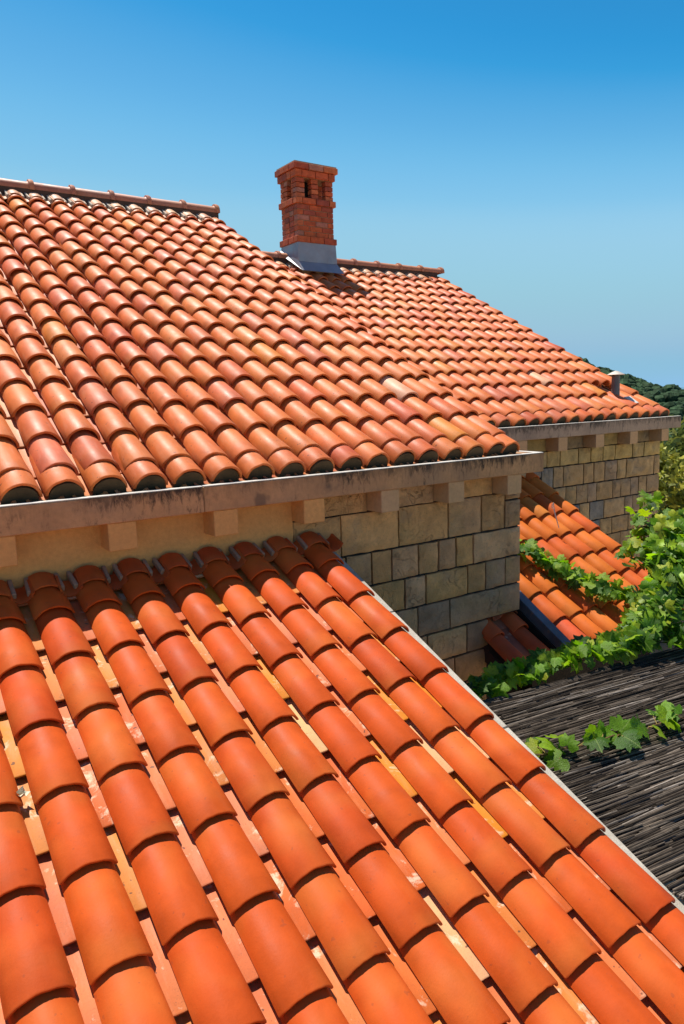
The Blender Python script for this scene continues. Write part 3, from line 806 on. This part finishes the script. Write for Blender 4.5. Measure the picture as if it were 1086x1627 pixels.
# ================================================================== GRAPE VINES
def leaf_mesh(seed):
    r = random.Random(seed)
    tips = [(-.0, 1.0), (.62, .62), (.78, .08), (.42, -.38), (0, -.12)]
    out = []
    half = [(0, .98), (.10, .80), (.20, .72), (.22, .52), (.36, .60), (.58, .66), (.60, .48), (.52, .30), (.70, .24), (.86, .06), (.74, -.08), (.62, -.22), (.58, -.36), (.40, -.40), (.22, -.40), (.08, -.22)]
    half = [(x * r.uniform(.92, 1.08), y + r.uniform(-.04, .04)) for x, y in half]
    pts = half + [(-x * r.uniform(.94, 1.06), y + r.uniform(-.03, .03)) for x, y in reversed(half[1:])]
    c = (0, 0, 0); cup = r.uniform(.05, .4); ph = r.uniform(0, 6); fold = r.uniform(.0, .25)
    def Z(x, y): return -cup * .5 * (x * x + y * y) - fold * abs(x) * .4 + .07 * math.sin(4 * x + ph) + .06 * math.sin(5 * y + ph * 2)
    vs = [(0, 0, Z(0, 0))]
    mid = [(x * .55, y * .55, Z(x * .55, y * .55)) for x, y in pts]; outr = [(x, y, Z(x, y)) for x, y in pts]
    n = len(pts); vs += mid + outr
    fs = [(0, 1 + i, 1 + (i + 1) % n) for i in range(n)] + [(1 + i, 1 + n + i, 1 + n + (i + 1) % n, 1 + (i + 1) % n) for i in range(n)]
    m = MB(); m.add([(x * .5, (y + .12) * .5, z * .5) for x, y, z in vs], fs, True)
    return m.mesh('leaf', M['leaf'], 80)
LEAF = [leaf_mesh(i) for i in range(7)]
PALL = [(36, (.115, .225, .010)), (18, (.055, .135, .008)), (30, (.21, .32, .013)), (9, (.32, .36, .018)), (7, (.035, .08, .008))]
def leaf_at(p, root, r, size=(.10, .17), up=(-.25, -.5, .9), spread=.7, big=None):
    n = Vector(up) + Vector((r.gauss(0, spread), r.gauss(0, spread), r.gauss(0, spread * .5)))
    if n.z < -.1: n.z = -n.z
    n.normalize(); q = n.to_track_quat('Z', 'Y'); e = (q.to_matrix() @ Matrix.Rotation(r.uniform(0, 2 * PI), 3, 'Z')).to_euler()
    s = r.uniform(*size)
    return (Vector(p) - root.location, e, s, pick(PALL, r, .2))
def put_leaf(a, root, r): link('leaf', r.choice(LEAF), root, a[0], a[1], a[3], (a[2],) * 3)
def vine(label, pts, n, rad, r, size=(.10, .17), rise=.0, base=None, stemr=.012, up=(-.25, -.5, .9), extra_mass=0):
    pts = [Vector(p) for p in pts]
    root = empty('grape_vine', base or pts[0], label, 'vine', 'grape vines around the lean-to and the reed mat')
    seg = [0.]
    for a, b in zip(pts[:-1], pts[1:]): seg.append(seg[-1] + (b - a).length)
    def at(t):
        t *= seg[-1]
        for i in range(len(pts) - 1):
            if t <= seg[i + 1]: return pts[i].lerp(pts[i + 1], (t - seg[i]) / max(1e-6, seg[i + 1] - seg[i]))
        return pts[-1].copy()
    m = MB(); L = 24
    wob = lambda i: Vector((noise.noise(Vector((i * .7, 3, r.random()))), noise.noise(Vector((i * .7, 9, 1))), noise.noise(Vector((i * .6, 5, 2))))) * .03
    m.tube([at(i / L) + wob(i) - root.location for i in range(L + 1)], [stemr * (1 - .6 * i / L) for i in range(L + 1)], 5)
    m.obj('stem', M['stem'], root)
    mass = MB(); sh = MB(); tint = []
    made = 0
    for i in range(n + extra_mass):
        t = ((i * 7919) % (n + extra_mass) + r.random()) / (n + extra_mass); p = at(t)
        ra = rad(t) if callable(rad) else rad
        d = Vector((r.gauss(0, 1), r.gauss(0, 1), r.gauss(0, .8))); d = d.normalized() * ra * r.random() ** .45
        d.z = abs(d.z) * .8 + rise
        a = leaf_at(p + d, root, r, size, up)
        if made < min(n, 290): put_leaf(a, root, r); made += 1
        else:
            me = r.choice(LEAF); T = Matrix.Translation(a[0]) @ a[1].to_matrix().to_4x4() @ Matrix.Scale(a[2], 4)
            mass.add([T @ v.co for v in me.vertices], [tuple(q.vertices) for q in me.polygons], True); tint += [a[3]] * len(me.polygons)
        if r.random() < .5: sh.tube([p - root.location, p + d * .6 + Vector((0, 0, .01)) - root.location, a[0]], [.003, .0025, .002], 4, False)
    if sh.v: sh.obj('shoots', M['stem_green'], root)['kind'] = 'stuff'
    if mass.v: tinted(mass, 'inner_foliage', M['foliage'], tint, root)['kind'] = 'stuff'
    return root
# on the D roof
rv = random.Random(3)
vine('narrow grape vine strand creeping across the tiles of the small back lean-to', [(4.06, .62, -1.02), (4.24, .47, -1.06), (4.36, .24, -1.20), (4.48, .06, -1.31), (4.66, -.12, -1.42), (4.85, -.2, -1.45)], 150, lambda t: .08 + .10 * t, rv, (.11, .18), .02)
vine('low grape vine running along the top edge of the reed mat under the lean-to eaves', [(2.46, -.54, -1.60), (2.75, -.53, -1.58), (3.05, -.55, -1.57), (3.4, -.60, -1.56), (3.8, -.68, -1.54), (4.2, -.80, -1.52), (4.6, -.95, -1.5)], 250, lambda t: .075 + .11 * t, rv, (.11, .20), .0)
vine('tall leafy grape vine mass heaped up against the rear house wall', [(3.95, -.76, -1.52), (4.15, -.74, -1.42), (4.45, -.70, -1.30), (4.75, -.58, -1.16), (5.02, -.42, -1.02), (5.35, -.25, -.88)], 290, lambda t: .11 + .16 * t, rv, (.12, .22), .0, extra_mass=330)
vine('leafy vine shoots rising in front of the rear house wall', [(4.75, -.25, -1.15), (4.84, -.12, -.98), (4.95, -.08, -.86), (5.15, -.05, -.74), (5.35, .05, -.62)], 44, .10, rv, (.11, .19), .0, stemr=.006)
vine('thin grape vine sprig lying across the middle of the reed mat', [(2.20, -1.33, -1.585), (2.34, -1.40, -1.58), (2.5, -1.45, -1.57), (2.7, -1.50, -1.57), (2.95, -1.55, -1.56), (3.3, -1.60, -1.56), (3.8, -1.68, -1.56)], 40, .10, rv, (.09, .22), .0, stemr=.005)

# ================================================================== SURROUNDINGS
def grid_mesh(name, xs, ys, fz, mat):
    m = MB(); nx, ny = len(xs), len(ys)
    m.add([(x, y, fz(x, y)) for x in xs for y in ys], [(i * ny + j, (i + 1) * ny + j, (i + 1) * ny + j + 1, i * ny + j + 1) for i in range(nx - 1) for j in range(ny - 1)], True)
    return m
def gz(x, y):
    d = math.hypot(x, y)
    return -4.4 - max(0, d - 22) * .075 if d < 300 else -25.3
axs = [-6000, -2000, -600, -300, -150, -80, -50, -30, -22, -12, 0, 12, 22, 30, 50, 80, 150, 300, 600, 2000, 6000]
g_ = grid_mesh('ground', axs, axs, gz, None).obj('ground', M['ground']); g_['kind'] = 'structure'
wtr = NT('sea_water'); wtr.bump(wtr.noise(wtr.coord('Object', rand=False), .05, 4), .2, 1.); wtr.done((.02, .075, .12), .15, .5)
m = MB(); R_ = 40000
m.add([(R_ * math.cos(2 * PI * k / 48), R_ * math.sin(2 * PI * k / 48), -25.) for k in range(48)], [tuple(range(48))])
s_ = m.obj('sea', wtr.m); s_['kind'] = 'structure'
# wooded hill
def hill_el(az):
    if az < .72: return 5.2
    e = 1.65 + (.933 - az) * 21.5
    return min(5.2, e) if az < 1.02 else max(-1.8, .13 - (az - 1.02) * 22)
def hill_h(az): return .376 + 420 * math.tan(math.radians(hill_el(az))) - 3.5
def hz_(az, d):
    f = math.exp(-((d - 420) / (95 if d < 420 else 160)) ** 2)
    base = -26.
    return base + (hill_h(az) - base) * f * max(0., min(1., (az + .6) / .8)) + 1.5 * noise.noise(Vector((az * 30, d * .02, 0)))
m = MB(); na, nd = 90, 26
az_ = [-.6 + 2.2 * i / na for i in range(na + 1)]; dd = [150 + 700 * j / nd for j in range(nd + 1)]
m.add([(CAM.x + d * math.sin(a), CAM.y + d * math.cos(a), hz_(a, d)) for a in az_ for d in dd], [(i * (nd + 1) + j, (i + 1) * (nd + 1) + j, (i + 1) * (nd + 1) + j + 1, i * (nd + 1) + j + 1) for i in range(na) for j in range(nd)], True)
hl = m.obj('hill', simple('hillside_scrub', (.035, .05, .022), (.05, .05, .03), .03, rand=False)); hl['kind'] = 'structure'
bm = bmesh.new(); bmesh.ops.create_icosphere(bm, subdivisions=2, radius=1); bm.verts.index_update()
iv = [v.co.copy() for v in bm.verts]; iff = [tuple(v.index for v in f.verts) for f in bm.faces]; bm.free()
m = MB(); tint = []; rf = random.Random(8)
for i in range(2600):
    a = rf.uniform(.62, 1.20); d = rf.uniform(270, 440)
    z = hz_(a, d); s = rf.uniform(1.6, 3.6); sd = rf.random() * 99
    b = rf.uniform(.6, 1.3); c = (.030 * b, .058 * b, .024 * b)
    p = Vector((CAM.x + d * math.sin(a), CAM.y + d * math.cos(a), z + s * .6))
    m.add([p + Vector((v.x * s, v.y * s, v.z * s * .95)) * (1 + .45 * noise.noise(v * 2.2 + Vector((sd, 0, 0)))) for v in iv], iff, False); tint += [c] * len(iff)
fo = tinted(m, 'forest', M['forest'], tint); fo['kind'] = 'stuff'

# terrace wall of rubble and trees beyond the rear house
TW = empty('garden_wall', (12.5, 3.0, -4.4), 'pale rubble terrace wall behind the olive green tree', 'wall')
rw = random.Random(9)
tdir = Vector((.80, -.60, 0))
core = MB().box(-5, 5, .12, .5, 0, 3.0).obj('wall_core', M['mortar'], TW, rot=(0, 0, math.atan2(-.60, .80)))
for j in range(9):
    x = -5.
    while x < 5:
        w_ = rw.uniform(.28, .6); h_ = .32
        if inview(TW.location + tdir * (x + w_ / 2) + Vector((0, 0, j * h_ + .15)), 30) or rw.random() < .25:
            c = rw.uniform(.75, 1.2); m = MB().bbox(x + .015, x + w_ - .015, -.03 - rw.uniform(0, .06), .2, j * h_ + .012, (j + 1) * h_ - .012, .03)
            m.obj('stone', M['wallstone'], core, color=(.42 * c, .34 * c, .27 * c))
        x += w_
def tree(loc_, H, R, trunk, r, cols, label, n=2600, leaf=(.05, .11), lean=(0, 0), group=None, crown0=.35, name='tree'):
    root = empty(name, loc_, label, name, group or 'trees behind the rear house')
    m = MB(); tips = []
    top = Vector((lean[0], lean[1], H * .8))
    m.tube([(0, 0, 0), (lean[0] * .2 + .06, lean[1] * .2, H * .3), (lean[0] * .6 - .05, lean[1] * .6, H * .58), top], [trunk, trunk * .8, trunk * .55, trunk * .2], 7)
    for i in range(16):
        f = r.uniform(crown0, .95); a = r.uniform(0, 2 * PI); q = Vector((lean[0] * f, lean[1] * f, H * .8 * f))
        e_ = q + Vector((math.cos(a), math.sin(a), r.uniform(.1, .6))) * R * r.uniform(.5, .95)
        m.tube([q, q.lerp(e_, .5) + Vector((0, 0, -.08 * R)), e_], [trunk * .35, trunk * .22, .01], 5); tips += [e_, q.lerp(e_, .65), q.lerp(e_, .85)]
    m.obj('trunk', M['bark'], root)
    cr = MB(); tint = []
    cl = [(t_ + Vector((r.gauss(0, .12 * R), r.gauss(0, .12 * R), r.gauss(0, .1 * R) + .05 * R)), R * r.uniform(.16, .34)) for t_ in tips] + [(top, R * .3)]
    for i in range(n):
        c, s = r.choice(cl); d = Vector((r.gauss(0, 1), r.gauss(0, 1), r.gauss(0, .8))).normalized() * s * r.random() ** .4
        p = c + d; l = r.uniform(*leaf)
        u = Vector((r.gauss(0, 1), r.gauss(0, 1), r.gauss(0, 1))).normalized(); v_ = u.cross(Vector((r.gauss(0, 1), r.gauss(0, 1), r.gauss(0, 1)))).normalized()
        cr.add([p - u * l, p + v_ * l * .45, p + u * l, p - v_ * l * .45], [(0, 1, 2, 3)])
        b = r.uniform(.7, 1.25); k = r.choice(cols); tint.append((k[0] * b, k[1] * b, k[2] * b))
    tinted(cr, 'crown', M['foliage'], tint, root)
    return root
rt = random.Random(14)
OLIVE = [(.34, .33, .035), (.26, .27, .03), (.42, .38, .045), (.16, .18, .028)]
tree((10.75, 2.65, -4.4), 3.8, 1.4, .10, rt, OLIVE, 'olive green tree with dark twisted trunk just right of the rear house', 9000, (.05, .10), (.1, -.2), crown0=.5)
tree((12.6, 4.9, -4.2), 3.7, 2.0, .12, rt, OLIVE, 'yellowish bushy tree rising behind the corner of the rear house eaves', 7000, (.06, .12))
tree((16.5, 4.5, -4.4), 3.7, 2.2, .14, rt, [(.16, .20, .04), (.22, .23, .04), (.10, .14, .03)], 'broad tree further back below the wooded hill', 6000, (.08, .15))
for i, (x, y, H, R, lab) in enumerate(((9.3, .9, 2.3, .9, 'dark green shrub at the foot of the rear house corner'), (9.0, -.5, 2.2, 1.0, 'dark green shrub among the vines beside the pergola end'))):
    tree((x, y, -4.4), H, R, .06, rt, [(.05, .085, .02), (.035, .06, .018), (.08, .12, .03)], lab, 3500, (.05, .10), name='shrub', group='shrubs beyond the vines')
